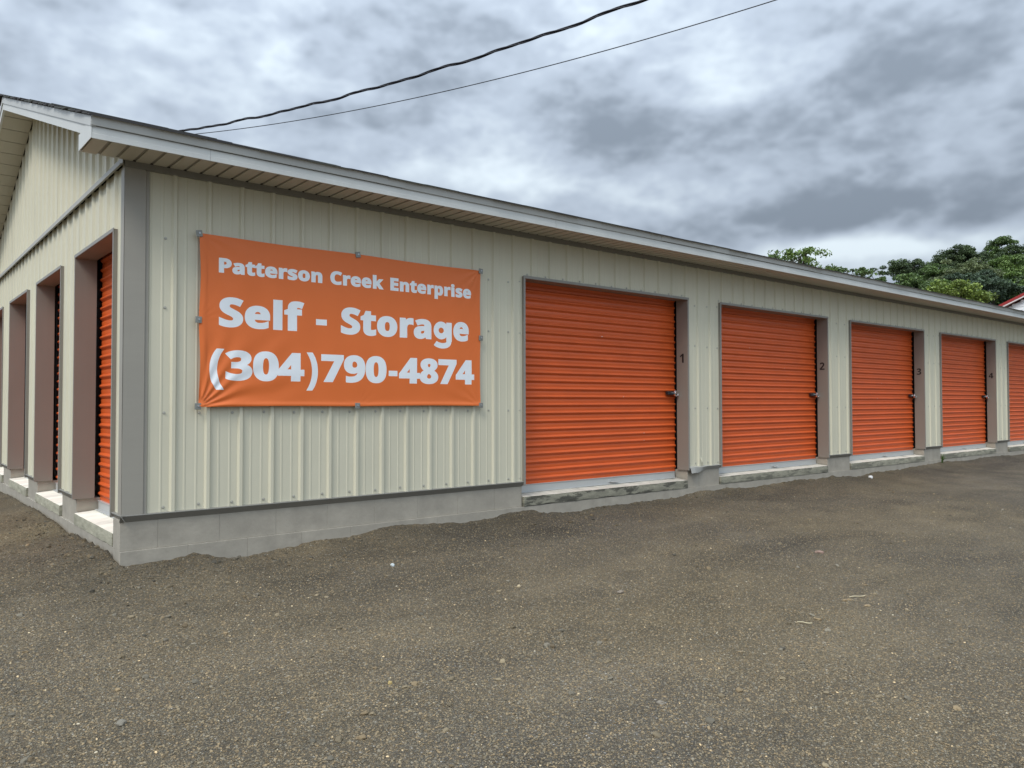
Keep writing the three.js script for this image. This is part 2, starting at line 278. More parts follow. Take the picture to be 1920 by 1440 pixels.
// trims
const LO = (name, g, m) => mesh(name, g, m, bld), GO = (name, g, m) => mesh(name, g.applyMatrix4(GABLE), m, bld);
{ // corner trim: two legs with angled flanges
  const a = pulled([[0.0, 0], [0.0, 0.131], [-0.008, 0.137], [-0.008, 0.154], [-0.011, 0.154], [-0.011, 0.135], [-0.003, 0.129], [-0.003, 0]].map(([n, s]) => [n, s]), BASE, 2.497);
  // pulled() runs along the first axis: turn it upright
  const up = (g, flip) => { const p = g.attributes.position; for (let i = 0; i < p.count; i++) { const y = p.getX(i), s = p.getY(i), n = p.getZ(i); if (flip) p.setXYZ(i, -n - 0.0001, y, -s * 0.62); else p.setXYZ(i, s, y, n); } const q = g.toNonIndexed ? g : g; q.computeVertexNormals(); return q; };
  const b = a.clone(); LO('corner_trim', merge([up(a, false), up(b, true)]), plain(0.360, 0.337, 0.290, 0.45, 0, { map: paintTone, side: THREE.DoubleSide }));
}
LO('eave_trim', box(0.001, LEN, 2.494, 2.5355, -0.02, 0.007), flashMat);
LO('corner_trim', box(LEN - 0.12, LEN + 0.004, BASE, 2.494, -0.02, 0.002), trimMat);
GO('gable_flashing', pulled([[-0.02, 2.572], [0.012, 2.556], [0.014, 2.512], [0.030, 2.505], [0.030, 2.500], [0.010, 2.506], [0.008, 2.55], [-0.02, 2.56]], -DEEP, 0.006), plain(0.42, 0.41, 0.375, 0.45, 0, { map: paintTone }));
const DRIP = [[-0.021, 0.236], [0.002, 0.234], [0.004, 0.229], [-0.024, 0.188], [-0.028, 0.188], [-0.004, 0.226], [-0.021, 0.229]];
const piers = [[0, DOORS[0][0]], ...DOORS.slice(1).map((d, i) => [DOORS[i][1], d[0]]), [DOORS[4][1], LEN]];
const gpiers = [[-DEEP, GDOORS[0][0]], ...GDOORS.slice(1).map((d, i) => [GDOORS[i][1], d[0]]), [GDOORS[3][1], 0.004]];
piers.forEach(([a, b], i) => {
  if (i !== 1) { LO('base_flashing', pulled(DRIP, a - (i ? 0.004 : 0.004), b + 0.004), flashMat); return; }
  // the flashing of the pier between the first two doors is bent down and outward at its left end
  const n = 28, pos = [], uv = [];
  const at = (k, e) => { const t = k / n, s = lerp(a - 0.003, b + 0.004, t), w = smooth(0.62, 0.1, t), rip = Math.sin(t * 19) * 0.004 * w; const top = [0.004 + w * 0.016 + rip, 0.231 - w * 0.006 + 0.006 * Math.sin(t * 11) * w], bot = [-0.024 + w * 0.062 + rip * 1.5, 0.188 - w * 0.022 + rip]; const q = e === 0 ? [-0.019, 0.238] : e === 1 ? top : bot; return [s, q[1], q[0]]; };
  for (let k = 0; k < n; k++) for (let e = 0; e < 2; e++) { const A = at(k, e), B = at(k + 1, e), C = at(k + 1, e + 1), D = at(k, e + 1); pos.push(...D, ...C, ...B, ...D, ...B, ...A); for (const q of [D, C, B, D, B, A]) uv.push(q[0], q[1]); }
  const g = new THREE.BufferGeometry(); g.setAttribute('position', new THREE.Float32BufferAttribute(pos, 3)); g.setAttribute('uv', new THREE.Float32BufferAttribute(uv, 2)); g.computeVertexNormals();
  const m = LO('base_flashing', g, plain(0.36, 0.355, 0.33, 0.42, 0, { map: paintTone, side: THREE.DoubleSide })); m.userData.label = 'bent and crumpled flashing strip';
  const tear = pulled([[0.004, 0], [0.006, 0], [0.014, 0.05], [0.002, 0.10], [0.0, 0.10], [0.010, 0.05]], 0, 0.018); tear.rotateZ(0.25); tear.translate(a + 0.225, 0.236, 0.0); LO('torn_edge', tear, panelMat);
});
gpiers.forEach(([a, b]) => GO('base_flashing', pulled(DRIP, a - 0.004, b + 0.004), flashMat));

// foundation: two courses of painted block
const found = group('foundation', bld);
{
  const R = rng(31);
  const course = (a, b, y0, y1, face, joints, M) => {
    let s = a; const cuts = joints.filter((j) => j > a + 0.05 && j < b - 0.05);
    for (const e of [...cuts, b]) { const g = rbox(s + (s === a ? 0 : 0.0009), e - (e === b ? 0 : 0.0009), y0 + 0.001, y1, -0.2, face + (R() - 0.5) * 0.0012, 0.0018, 1); if (M) g.applyMatrix4(M); mesh('block', g, blockMat, found); s = e; }
    const g = box(a + 0.01, b - 0.01, y0 - 0.001, y1 - 0.004, -0.19, face - 0.0022); if (M) g.applyMatrix4(M); mesh('mortar', g, mortarMat, found);
  };
  const every = (o, a, b) => { const l = []; for (let s = o; s < b; s += 0.4064) if (s > a) l.push(s); return l; };
  piers.forEach(([a, b], i) => course(i ? a + 0.001 : -0.0, b - 0.001, 0.0, 0.2, -0.026, i ? every(a + 0.21, a, b) : every(0.232, a, b)));
  course(0, LEN, -0.26, 0, -0.010, every(0.016 + 0.4064, 0.1, LEN));
  // gable: the end block of the long wall closes the corner, so these start a little in
  gpiers.forEach(([a, b]) => course(a + 0.001, Math.min(b - 0.001, -0.2015), 0.0, 0.2, -0.026, every(a + 0.15, a, b), GABLE));
  course(-DEEP, -0.2015, -0.26, 0, -0.010, every(-DEEP + 0.2, -DEEP, -0.1), GABLE);
}

// doors: jambs, header, roller curtain, bottom bar, guides, sill
function curtainGeo(s0, s1) {
  const P = 0.0785, prof = []; const y0 = 0.172;
  for (let k = 0; k < 26; k++) {
    const y = y0 + k * P;                                     // one corrugation: a flat band, then a rolled bead
    prof.push([y, -0.004], [y + 0.004, -0.001], [y + 0.029, 0.0], [y + 0.033, -0.0035], [y + 0.037, -0.0035], [y + 0.041, 0.0015]);
    for (let t = 0; t <= 7; t++) { const q = t / 7, a = Math.PI * q; prof.push([y + 0.046 + 0.028 * q, 0.0026 + 0.0125 * Math.pow(Math.sin(a), 0.72)]); }
  }
  const N = prof.length, pos = [], uv = [], idx = [];
  for (const [y, n] of prof) pos.push(s0, Math.min(y, 2.2), n - 0.195, s1, Math.min(y, 2.2), n - 0.195), uv.push(s0, y, s1, y);
  for (let i = 1; i < N; i++) { const a = (i - 1) * 2; idx.push(a, a + 1, a + 3, a, a + 3, a + 2); }
  const g = new THREE.BufferGeometry(); g.setAttribute('position', new THREE.Float32BufferAttribute(pos, 3)); g.setAttribute('uv', new THREE.Float32BufferAttribute(uv, 2)); g.setIndex(idx); g.computeVertexNormals(); return g;
}
function sillGeo(s0, s1, seed, chip = 1) {
  const w = s1 - s0, nx = Math.max(20, Math.round(w / 0.025)), g0 = new THREE.BoxGeometry(w, 0.09, 0.25, nx, 5, 8), p = g0.attributes.position;
  for (let i = 0; i < p.count; i++) {
    let x = p.getX(i) + s0 + w / 2, y = p.getY(i) + 0.045, z = p.getZ(i) - 0.125; const front = smooth(-0.06, 0, z), top = smooth(0.05, 0.09, y);
    const n = fbm(x * 9, y * 22, seed, 3, 0.6), m = fbm(x * 2.2, z * 3, seed + 3, 2);
    z += front * (0.005 * n + 0.003 * m - 0.008 * top * front * chip * (0.5 + 0.9 * Math.max(0, noise(x * 14, seed)))); y += top * (0.004 * m + 0.002 * n) - top * front * (0.004 + 0.010 * Math.max(0, n) * chip) + top * (1 - smooth(-0.25, 0, z)) * 0.014; if (y < 0.02 && front > 0.4) y += 0.012 * Math.max(0, noise(x * 6, seed + 2)) * chip;
    p.setXYZ(i, x, y + 0.004, z - 0.006);
  }
  g0.computeVertexNormals(); const q = g0.toNonIndexed(); const uv = q.attributes.uv, P = q.attributes.position, n = q.attributes.normal;
  for (let i = 0; i < P.count; i++) uv.setXY(i, (P.getX(i) + seed) / 2.6, n.getY(i) > 0.7 ? 0.86 + P.getZ(i) * 0.4 : P.getY(i) * 6); return q;
}
const font = await new FontLoader().loadAsync('fonts/droid/droid_sans_bold.typeface.json');
function doorway([s0, s1], M, i, gable) {
  const put = (name, g, m, parent = bld) => mesh(name, M ? g.applyMatrix4(M) : g, m, parent);
  const c0 = s0 + 0.02, c1 = s1 - 0.02;
  for (const [a, b] of [[s0, c0], [c1, s1]]) put('door_jamb', merge([box(a, b, 0.20, TOP, -0.150, -0.006), box(a, b, 0.20, TOP, -0.006, 0.005)]), jambMat);
  put('door_header', box(c0 + 0.0005, c1 - 0.0005, TOP - 0.02, TOP, -0.150, 0.005), jambMat);
  for (const [a, b] of [[s0 - 0.001, c0], [c1, s1 + 0.001]]) put('jamb_trim', box(a, b, 0.20, TOP - 0.019, 0.0052, 0.0085), trimMat);
  put('jamb_trim', box(s0 - 0.004, s1 + 0.004, TOP - 0.0185, TOP + 0.006, 0.0055, 0.010), trimMat);
  const sill = put('door_sill', sillGeo(s0 + 0.012, c1 + 0.004, 3 + i * 4.7, gable ? 0.6 : 1), sillMats[gable ? 3 : Math.min(i, 2)]);
  const door = group('roller_door', bld);
  put('curtain', curtainGeo(s0 - 0.014, s1 - 0.006), curtainMat, door);
  put('guide', box(s0 - 0.30, s0 + 0.06, 0.09, 2.25, -0.235, -0.215), blackMat, door); put('guide', box(s1 - 0.075, s1 + 0.15, 0.09, 2.25, -0.235, -0.215), blackMat, door);
  put('head_stop', box(s0 - 0.08, s1 + 0.08, 2.15, 2.3, -0.204, -0.152), blackMat, door);
  put('bottom_bar', merge([box(s0 + 0.026, s1 - 0.03, 0.112, 0.176, -0.202, -0.178), box(s0 + 0.026, s1 - 0.03, 0.106, 0.1118, -0.202, -0.152), box(s0 + 0.026, s1 - 0.03, 0.1762, 0.180, -0.202, -0.172)]), galvMat, door);
  put('weather_seal', box(s0 + 0.03, s1 - 0.03, 0.090, 0.1058, -0.195, -0.165), blackMat, door);
  if (!gable) {
    const mx = (s0 + s1) / 2 + 0.12;
    put('pull_handle', merge([rbox(mx - 0.03, mx + 0.012, 0.126, 0.160, -0.178, -0.172, 0.002, 1), rbox(mx, mx + 0.10, 0.126, 0.134, -0.172, -0.135, 0.003, 1)]), galvMat, door);
    if (i < 4) put('latch', merge([rbox(s1 - 0.185, s1 - 0.085, 1.044, 1.086, -0.182, -0.140, 0.008, 2), rbox(s1 - 0.085, s1 - 0.03, 1.050, 1.078, -0.180, -0.150, 0.004, 1)]), latchMat, door);
  }
  const chips = { 0: [[4.62, 1.66, 0.014], [4.95, 1.02, 0.009], [5.28, 0.62, 0.007], [5.28, 0.56, 0.006]], 1: [[7.30, 1.62, 0.010], [8.10, 1.38, 0.007]], 2: [[10.70, 0.98, 0.018], [10.85, 1.22, 0.008]], 3: [[13.2, 1.98, 0.012]] }[gable ? -1 : i];
  if (chips) stuff(put('paint_chips', merge(chips.flatMap(([x, y, w]) => { const yb = 0.172 + Math.round((y - 0.172 - 0.06) / 0.0785) * 0.0785 + 0.060; return [box(x, x + w, yb - 0.002, yb + 0.003, -0.181, -0.1788), box(x + w * 0.4, x + w * 1.3, yb + 0.001, yb + 0.006, -0.181, -0.1794)]; })), plain(0.72, 0.62, 0.55, 0.6), door));
  if (!gable && i < 4) {
    const t = new TextGeometry(String(i + 1), { font, size: 0.1, depth: 0.0012, curveSegments: 6 }); t.computeBoundingBox(); const w = t.boundingBox.max.x - t.boundingBox.min.x, h = t.boundingBox.max.y - t.boundingBox.min.y, k = 0.102 / h;
    t.translate(-t.boundingBox.min.x, -t.boundingBox.min.y, 0); t.scale(k * 1.04, k, 1); t.rotateY(-Math.PI / 2); t.translate(c1 - 0.0005, 1.407, -0.078 - w * k / 2); const nm = mesh('door_number', t, plain(0.01, 0.01, 0.01, 0.5), bld); nm.userData.label = `black vinyl numeral ${i + 1} on the door jamb`;
    // the disc lock hangs on the latch
    const x = s1 - 0.066, L = tag(group('disc_lock', scene, [x, 1.058, -0.128]), ['round chrome disc lock on the wide orange door nearest the banner', 'chrome disc lock on the second orange door from the banner', 'chrome disc lock on the third orange door, midway along the wall', 'chrome disc lock on the fourth orange door, far along the wall'][i], 'padlock', 'disc locks on the roller doors');
    const body = new THREE.CylinderGeometry(0.030, 0.030, 0.022, 24).rotateX(Math.PI / 2); const rim = new THREE.TorusGeometry(0.029, 0.0035, 8, 28).translate(0, 0, 0.010);
    mesh('lock_body', merge([body, rim]), chromeMat, L); mesh('keyway', new THREE.CylinderGeometry(0.008, 0.008, 0.004, 14).rotateX(Math.PI / 2).translate(0, -0.006, 0.0125), latchMat, L); mesh('shackle', new THREE.TorusGeometry(0.016, 0.005, 8, 14, Math.PI).translate(0, 0.016, -0.004), chromeMat, L);
  }
}
DOORS.forEach((d, i) => doorway(d, null, i, false));
GDOORS.slice().reverse().forEach((d, i) => doorway(d, GABLE, i + 6, true));

{ // hex-head screws of the wall sheets
  const one = new THREE.CylinderGeometry(0.0060, 0.0068, 0.008, 6).rotateX(Math.PI / 2), washer = new THREE.CylinderGeometry(0.0105, 0.0105, 0.002, 10).rotateX(Math.PI / 2).translate(0, 0, -0.003), unit = merge([one, washer]);
  const list = [], inDoor = (s, doors) => doors.some(([a, b]) => s > a - 0.02 && s < b + 0.02), R = rng(9);
  const add = (s, y, M) => { const g = unit.clone().translate(s, y + (R() - 0.5) * 0.008, -0.016); if (M) g.applyMatrix4(M); list.push(g); };
  for (let k = -1; k < 82; k++) { const s = 0.319 + k * 0.2286 - 0.058; if (s < 0.18 || s > LEN - 0.1) continue; if (inDoor(s, DOORS)) { add(s, TOP + 0.022); continue; } for (const y of [0.268, 0.891, 1.60, 2.06]) add(s, y); }
  for (const d of DOORS) for (const e of [d[0] - 0.03, d[1] + 0.03]) for (const y of [0.268, 0.891, 1.6, 2.08]) add(e, y);
  for (let k = -31; k < 2; k++) { const s = -0.50 + k * 0.2286 - 0.058; if (s > -0.12 || s < -DEEP) continue; if (!inDoor(s, GDOORS)) for (const y of [0.268, 0.891, 1.6, 2.15]) add(s, y, GABLE); const t = rakeY(s) - 0.38; if (t > 2.7) add(s, t, GABLE); if (rakeY(s) > 3.3) add(s, 2.95, GABLE); }
  for (const y of [0.30, 0.9, 1.6, 2.2]) add(0.147, y);
  stuff(mesh('screws', merge(list), screwMat, bld));
}

// ---------------------------------------------------------------- roof, fascia, soffit
const roof = group('roof', bld);
{
  const R = rng(17), x0 = -RAKE, x1 = LEN + RAKE, back = -DEEP - EAVE;
  // eave soffit boards with recessed joints
  const unit = rbox(-0.0435, 0.0435, 0, 0.008, 0.004, EAVE - 0.004, 0.0025, 1), bu = box(-0.0435, 0.0435, 0, 0.008, back + 0.004, -DEEP - 0.004);
  for (let x = x0 + 0.058, k = 0; x < x1 - 0.03; x += 0.1063, k++) { const m = mesh('soffit_board', unit, soffitMat, roof); m.position.set(x, soffitY, 0); }
  mesh('soffit_channel', box(x0 + 0.002, x1 - 0.002, soffitY + 0.0085, soffitY + 0.02, 0.001, EAVE - 0.003), soffitGap, roof);
  mesh('soffit_channel', box(x0 + 0.002, x1 - 0.002, soffitY, soffitY + 0.02, back + 0.003, -DEEP - 0.001), soffitMat, roof);
  // rake soffit boards under both slopes
  const ang = Math.atan(PITCH);
  for (const side of [1, -1]) for (let d = 0.03; d < 3.60; d += 0.205) {
    const z = side > 0 ? -d : 2 * RIDGE + d; if (side > 0 ? z < RIDGE + 0.1 : z > RIDGE - 0.1) continue;
    const g = rbox(-RAKE + 0.004, -0.001, 0, 0.008, -0.104, 0.104, 0.003, 1); g.rotateX(side > 0 ? ang : -ang); const m = mesh('soffit_board', g, soffitMat, roof); m.position.set(0, rakeY(z - side * 0.1) + 0.012, z - side * 0.1);
  }
  // fascia along the eave: lower board with a crease and upper leaning drip band, in lengths
  const low = [[EAVE - 0.006, 2.531], [EAVE + 0.002, 2.520], [EAVE + 0.006, 2.522], [EAVE + 0.006, 2.552], [EAVE + 0.004, 2.554], [EAVE + 0.004, 2.595], [EAVE - 0.006, 2.595]];
  const high = [[EAVE + 0.004, 2.5955], [EAVE + 0.011, 2.5945], [EAVE + 0.013, 2.597], [EAVE + 0.026, 2.652], [EAVE + 0.016, 2.655], [EAVE, 2.655]];
  const cutsL = [x0 + 0.001, 0.42, 3.46, 6.5, 9.54, 12.58, 15.6, x1], cutsH = [x0 - 0.004, 1.86, 4.9, 7.9, 10.9, 13.9, 16.9, x1];
  for (let i = 1; i < cutsL.length; i++) { const g = pulled(low, cutsL[i - 1] + 0.0008, cutsL[i] - 0.0008); g.translate(0, (R() - 0.5) * 0.003, (R() - 0.5) * 0.002); mesh('fascia_board', g, fasciaMat, roof); }
  for (let i = 1; i < cutsH.length; i++) { const g = pulled(high, cutsH[i - 1], cutsH[i] + 0.02); g.translate(0, (i % 2) * 0.002, (i % 2) * 0.003); mesh('drip_edge', g, fasciaMatB, roof); }
  // rake bands, front slope and rear slope
  const slab = (pts, xa, xb) => { const sh = new THREE.Shape(pts.map(([z, y]) => new THREE.Vector2(z, y))); const g = new THREE.ExtrudeGeometry(sh, { depth: xb - xa, bevelEnabled: false }); g.rotateY(-Math.PI / 2); g.translate(xb, 0, 0); return g; };   // shape x -> world z, extruded towards -x
  const rb = (z) => rakeY(z);
  mesh('rake_board', slab([[0.077, rb(0.077)], [RIDGE, rb(RIDGE)], [RIDGE, rb(RIDGE) + 0.062], [0.24, rb(0.24) + 0.062]], -RAKE, -RAKE + 0.02), fasciaMat, roof);
  mesh('rake_drip_edge', slab([[0.385, rb(0.385) + 0.0625], [RIDGE, rb(RIDGE) + 0.0625], [RIDGE, rb(RIDGE) + 0.122], [0.395, rb(0.395) + 0.122]], -RAKE - 0.008, -RAKE + 0.02), fasciaMatB, roof);
  const zb = back, mb = 2 * RIDGE;
  mesh('rake_board', slab([[RIDGE - 0.001, rb(RIDGE)], [zb, rb(zb)], [zb, rb(zb) + 0.062], [RIDGE - 0.001, rb(RIDGE) + 0.062]], -RAKE, -RAKE + 0.02), fasciaMat, roof);
  mesh('rake_drip_edge', slab([[RIDGE - 0.001, rb(RIDGE) + 0.0625], [zb, rb(zb) + 0.0625], [zb, rb(zb) + 0.122], [RIDGE - 0.001, rb(RIDGE) + 0.122]], -RAKE - 0.008, -RAKE + 0.02), fasciaMatB, roof);
  // end cap of the boxed eave
  mesh('eave_return', slab([[0.03, soffitY - 0.006], [EAVE + 0.005, soffitY - 0.012], [EAVE + 0.006, 2.594], [0.24, rb(0.24) + 0.061], [0.074, rb(0.077) - 0.001], [0.03, rb(0.077) - 0.002]], -RAKE - 0.004, -RAKE + 0.0005), fasciaMat, roof);
  // deck
  const deck = (z, o) => rb(z) + 0.123 + o;
  for (const [za, zc] of [[EAVE + 0.012, RIDGE], [RIDGE - 0.001, back]]) { const g = slab([[za, deck(za, -0.03)], [zc, deck(zc, -0.03)], [zc, deck(zc, 0)], [za, deck(za, 0)]], -RAKE + 0.021, LEN + RAKE); mesh('roof_deck', g, shingleMats[1], roof); }
  // shingle edge along the eave and the rake, and a few courses up the slope
  const course = (zc, len, xa, xb, over) => {
    for (let x = xa; x < xb - 0.05;) {
      const w = Math.min(0.30 + R() * 0.06, xb - x), lift = R() * 0.004, t = 0.009, z0 = zc + over + (R() - 0.5) * 0.012, z1 = zc - len;
      const y0 = deck(z0, 0.001 + lift), y1 = deck(z1, 0.001); const g = pulled([[z0, y0], [z0, y0 + t], [z1, y1 + t * 0.6], [z1, y1]], x, x + w - 0.002); mesh('shingle', g, shingleMats[Math.floor(R() * 3)], roof); x += w;
    }
  };
  course(EAVE + 0.012, 0.16, -RAKE - 0.02, 9.5, 0.032); course(EAVE + 0.012, 0.16, 9.5, x1, 0.032);
  for (let d = 0; d < 3.85; d += 0.143) {   // tabs that end at the rake
    const z0 = EAVE - d - 0.02, z1 = z0 - 0.15; if (z1 < RIDGE - 0.03) break; const lift = 0.004 + R() * 0.014, ov = 0.012 + R() * 0.016;
    const g = pulled([[z0, deck(z0, 0.003 + lift)], [z0, deck(z0, 0.013 + lift)], [z1, deck(z1, 0.012)], [z1, deck(z1, 0.002)]], -RAKE - 0.008 - ov, 0.4 + R() * 0.3); mesh('shingle', g, shingleMats[Math.floor(R() * 3)], roof);
  }
  for (let k = 0; k < 12; k++) { const x = -RAKE - 0.03 + k * 0.3; mesh('ridge_cap', merge([pulled([[RIDGE + 0.16, deck(RIDGE + 0.16, 0.012)], [RIDGE + 0.16, deck(RIDGE + 0.16, 0.024)], [RIDGE, deck(RIDGE, 0.03)], [RIDGE, deck(RIDGE, 0.012)]], x, x + 0.32), pulled([[RIDGE - 0.16, deck(RIDGE - 0.16, 0.012)], [RIDGE, deck(RIDGE, 0.012)], [RIDGE, deck(RIDGE, 0.03)], [RIDGE - 0.16, deck(RIDGE - 0.16, 0.024)]], x, x + 0.32)]), shingleMats[k % 3], roof); }
  // shingle courses of the slopes, small from everywhere on the ground
  const far = []; for (let d = 0.16; d < 3.9; d += 0.143) for (const sd of [1, -1]) { const z0 = sd > 0 ? EAVE - d : back + d, z1 = z0 - sd * 0.15; if (sd > 0 ? z1 < RIDGE : z1 > RIDGE) continue; far.push(pulled(sd > 0 ? [[z0, deck(z0, 0.001)], [z0, deck(z0, 0.010)], [z1, deck(z1, 0.003)], [z1, deck(z1, 0.001)]] : [[z0, deck(z0, 0.001)], [z1, deck(z1, 0.001)], [z1, deck(z1, 0.003)], [z0, deck(z0, 0.010)]], 0.1, x1)); }
  stuff(mesh('shingle_courses', merge(far), shingleMats[1], roof));
}

// ---------------------------------------------------------------- banner
{
  const X0 = 0.472, X1 = 2.886, Y0 = 0.932, Y1 = 2.122, W = X1 - X0, H = Y1 - Y0;
  const ban = tag(group('banner', scene, [(X0 + X1) / 2, Y0, 0.006]), 'orange vinyl banner with white self storage lettering fixed to the beige wall', 'banner');
  const cw = 2048, ch = 1012, cv = document.createElement('canvas'); cv.width = cw; cv.height = ch; const ctx = cv.getContext('2d');
  ctx.fillStyle = '#e47333'; ctx.fillRect(0, 0, cw, ch);
  const R = rng(88);
  const word = (txt, xa, xb, yTop, yBase, fat = 0.062) => {   // capitals from yTop to yBase, stretched to fill xa..xb
    const px = (x) => (x - X0) / W * cw, py = (y) => (Y1 - y) / H * ch; const cap = py(yBase) - py(yTop), size = cap / 0.72; ctx.font = `bold ${size}px sans-serif`; ctx.textBaseline = 'alphabetic'; ctx.lineJoin = 'miter'; ctx.miterLimit = 3;
    const lw = size * fat, m = ctx.measureText(txt), l = -m.actualBoundingBoxLeft, wd = m.actualBoundingBoxRight + m.actualBoundingBoxLeft; const want = px(xb) - px(xa), k = (want - lw) / wd, kv = (cap - lw) / cap;
    ctx.save(); ctx.translate(px(xa) + lw / 2, py(yBase) - lw / 2); ctx.scale(k, kv); ctx.translate(-l, 0); ctx.fillStyle = ctx.strokeStyle = '#eef3f6'; ctx.lineWidth = lw / Math.sqrt(Math.abs(k * kv)); ctx.strokeText(txt, 0, 0); ctx.fillText(txt, 0, 0); ctx.restore();
  };
  const dash = (xa, xb, ya, yb) => { ctx.fillStyle = '#eef3f6'; ctx.fillRect((xa - X0) / W * cw, (Y1 - ya) / H * ch, (xb - xa) / W * cw, (ya - yb) / H * ch); };
  const paren = (t, xa, xb) => { ctx.font = 'bold 400px sans-serif'; const m = ctx.measureText(t), wd = m.actualBoundingBoxRight + m.actualBoundingBoxLeft, hd = m.actualBoundingBoxAscent + m.actualBoundingBoxDescent; ctx.save(); ctx.translate((xa - X0) / W * cw, (Y1 - 1.330) / H * ch); ctx.scale((xb - xa) / W * cw / wd, 0.277 / H * ch / hd); ctx.fillStyle = '#eef3f6'; ctx.strokeStyle = '#eef3f6'; ctx.lineWidth = 18; ctx.strokeText(t, m.actualBoundingBoxLeft, m.actualBoundingBoxAscent); ctx.fillText(t, m.actualBoundingBoxLeft, m.actualBoundingBoxAscent); ctx.restore(); };
  word('Patterson', 0.604, 1.379, 1.969, 1.864); word('Creek', 1.444, 1.905, 1.969, 1.864); word('Enterprise', 1.971, 2.783, 1.969, 1.864);
  word('Self', 0.607, 1.232, 1.699, 1.488); dash(1.329, 1.417, 1.590, 1.545); word('Stora', 1.535, 2.366, 1.699, 1.488); word('e', 2.591, 2.757, 1.699, 1.488);
  { // the g has one bowl, a straight stem and an open tail
    const X = (x) => (x - X0) / W * cw, Y = (y) => (Y1 - y) / H * ch, st = X(2.575) - X(2.519); ctx.strokeStyle = ctx.fillStyle = '#eef3f6';
    ctx.fillRect(X(2.519), Y(1.640), st, Y(1.478) - Y(1.640));
    ctx.lineWidth = st * 0.92; ctx.beginPath(); ctx.ellipse(X(2.467), Y(1.570), X(2.519) - X(2.467) - st * 0.0, (Y(1.497) - Y(1.643)) / 2 - st * 0.42, 0, 0, Math.PI * 2); ctx.stroke();
    ctx.lineWidth = st * 0.84; ctx.beginPath(); ctx.moveTo(X(2.547), Y(1.480)); ctx.bezierCurveTo(X(2.547), Y(1.430), X(2.44), Y(1.432), X(2.405), Y(1.462)); ctx.stroke();
  }
  paren('(', 0.548, 0.634); word('304', 0.656, 1.236, 1.330, 1.116); paren(')', 1.262, 1.344); word('790', 1.372, 1.937, 1.330, 1.116); dash(1.957, 2.039, 1.217, 1.173); word('4874', 2.054, 2.817, 1.330, 1.116);
  ctx.globalAlpha = 0.25; ctx.fillStyle = '#f0c0a0'; for (let k = 0; k < 9; k++) ctx.fillRect(cw * 0.955 + R() * 26, 60 + R() * 55, 2 + R() * 5, 2 + R() * 8);   // scuff near the upper right corner
  ctx.globalAlpha = 1;
  const map = new THREE.CanvasTexture(cv); map.colorSpace = THREE.SRGBColorSpace; map.anisotropy = 8;
  const weave = pixelTex(256, 256, (i, j, c) => { const v = 0.5 + 0.25 * Math.sin(i / 256 * Math.PI * 2 * 32) + 0.25 * Math.sin(j / 256 * Math.PI * 2 * 32); c[0] = c[1] = c[2] = v; }, false); weave.repeat.set(24, 12);
  const nx = 220, ny = 120, g = new THREE.PlaneGeometry(W, H, nx, ny), p = g.attributes.position;
  const pins = [[0, 0], [0.5, 0], [1, 0], [0, 0.5], [1, 0.5], [0, 1], [0.5, 1], [1, 1]];
  for (let i = 0; i < p.count; i++) {
    const x = p.getX(i) + W / 2, y = p.getY(i) + H / 2, u = x / W, v = y / H; let z = 0.010;
    const edge = Math.min(x, W - x, y, H - y);
    z += 0.006 * smooth(0, 0.25, edge) + 0.0028 * fbm(x * 1.6, y * 2.2, 3.3, 3);
    z += 0.0009 * Math.cos((x + X0 - 0.319) / 0.2286 * Math.PI * 2) * smooth(0.02, 0.2, edge);
    for (const [a, b] of pins) {   // folds that run out from each fixing
      const dx = x - a * W, dy = y - b * H, d = Math.hypot(dx, dy), an = Math.atan2(dy, dx), corner = a !== 0.5 && b !== 0.5, big = a === 0 && b === 0;
      const amp = (big ? 0.0058 : corner ? 0.0022 : 0.0009) * Math.exp(-d / (big ? 0.42 : corner ? 0.26 : 0.12)) * smooth(0, 0.07, d);
      if (amp > 1e-5) z += amp * Math.sin(an * (big ? 21 : 16) + 1.3 * noise(dx * 3, dy * 3, a * 7 + b * 3) * 2 + a * 2);
    }
    // hem: the lower edge rolls outward, the left edge stands off
    z += 0.010 * Math.exp(-Math.pow((y - 0.006) / 0.016, 2)) * 0.6 + 0.004 * Math.exp(-y / 0.03) + 0.004 * Math.exp(-Math.pow((x - 0.03) / 0.02, 2));
    if (y < 0.004) z -= 0.004;
    let yy = y, xx = x; const sag = Math.sin(u * Math.PI * 2) ** 2; if (v > 0.97) yy -= 0.006 * sag; if (v < 0.03) yy += 0.004 * sag; const sv = Math.sin(v * Math.PI * 2) ** 2; if (u < 0.02) xx += 0.010 * sv; if (u > 0.98) xx -= 0.005 * sv;
    p.setXYZ(i, xx - W / 2, yy, z);
  }
  g.computeVertexNormals();
  mesh('sheet', g, new THREE.MeshPhysicalMaterial({ map, roughness: 0.48, bumpMap: weave, bumpScale: 0.0002, side: THREE.DoubleSide }), ban);
  for (const [a, b] of pins) {   // square clips with a screw
    const k = group('clip', ban, [(a - 0.5) * W + (a === 0 ? -0.004 : a === 1 ? 0.002 : 0), b * H + (b === 0 ? 0.004 : b === 1 ? -0.004 : 0), 0.024]); k.rotation.z = (R() - 0.5) * 0.5 * (b === 1 ? 1 : 0.3);
    mesh('clip_plate', rbox(-0.021, 0.021, -0.022, 0.022, -0.012, -0.004, 0.002, 1), plain(0.27, 0.275, 0.25, 0.5, 0.35), k); mesh('clip_screw', new THREE.CylinderGeometry(0.006, 0.007, 0.007, 8).rotateX(Math.PI / 2).translate(0.002, 0.002, -0.001), plain(0.55, 0.56, 0.58, 0.3, 0.8), k);
  }
}

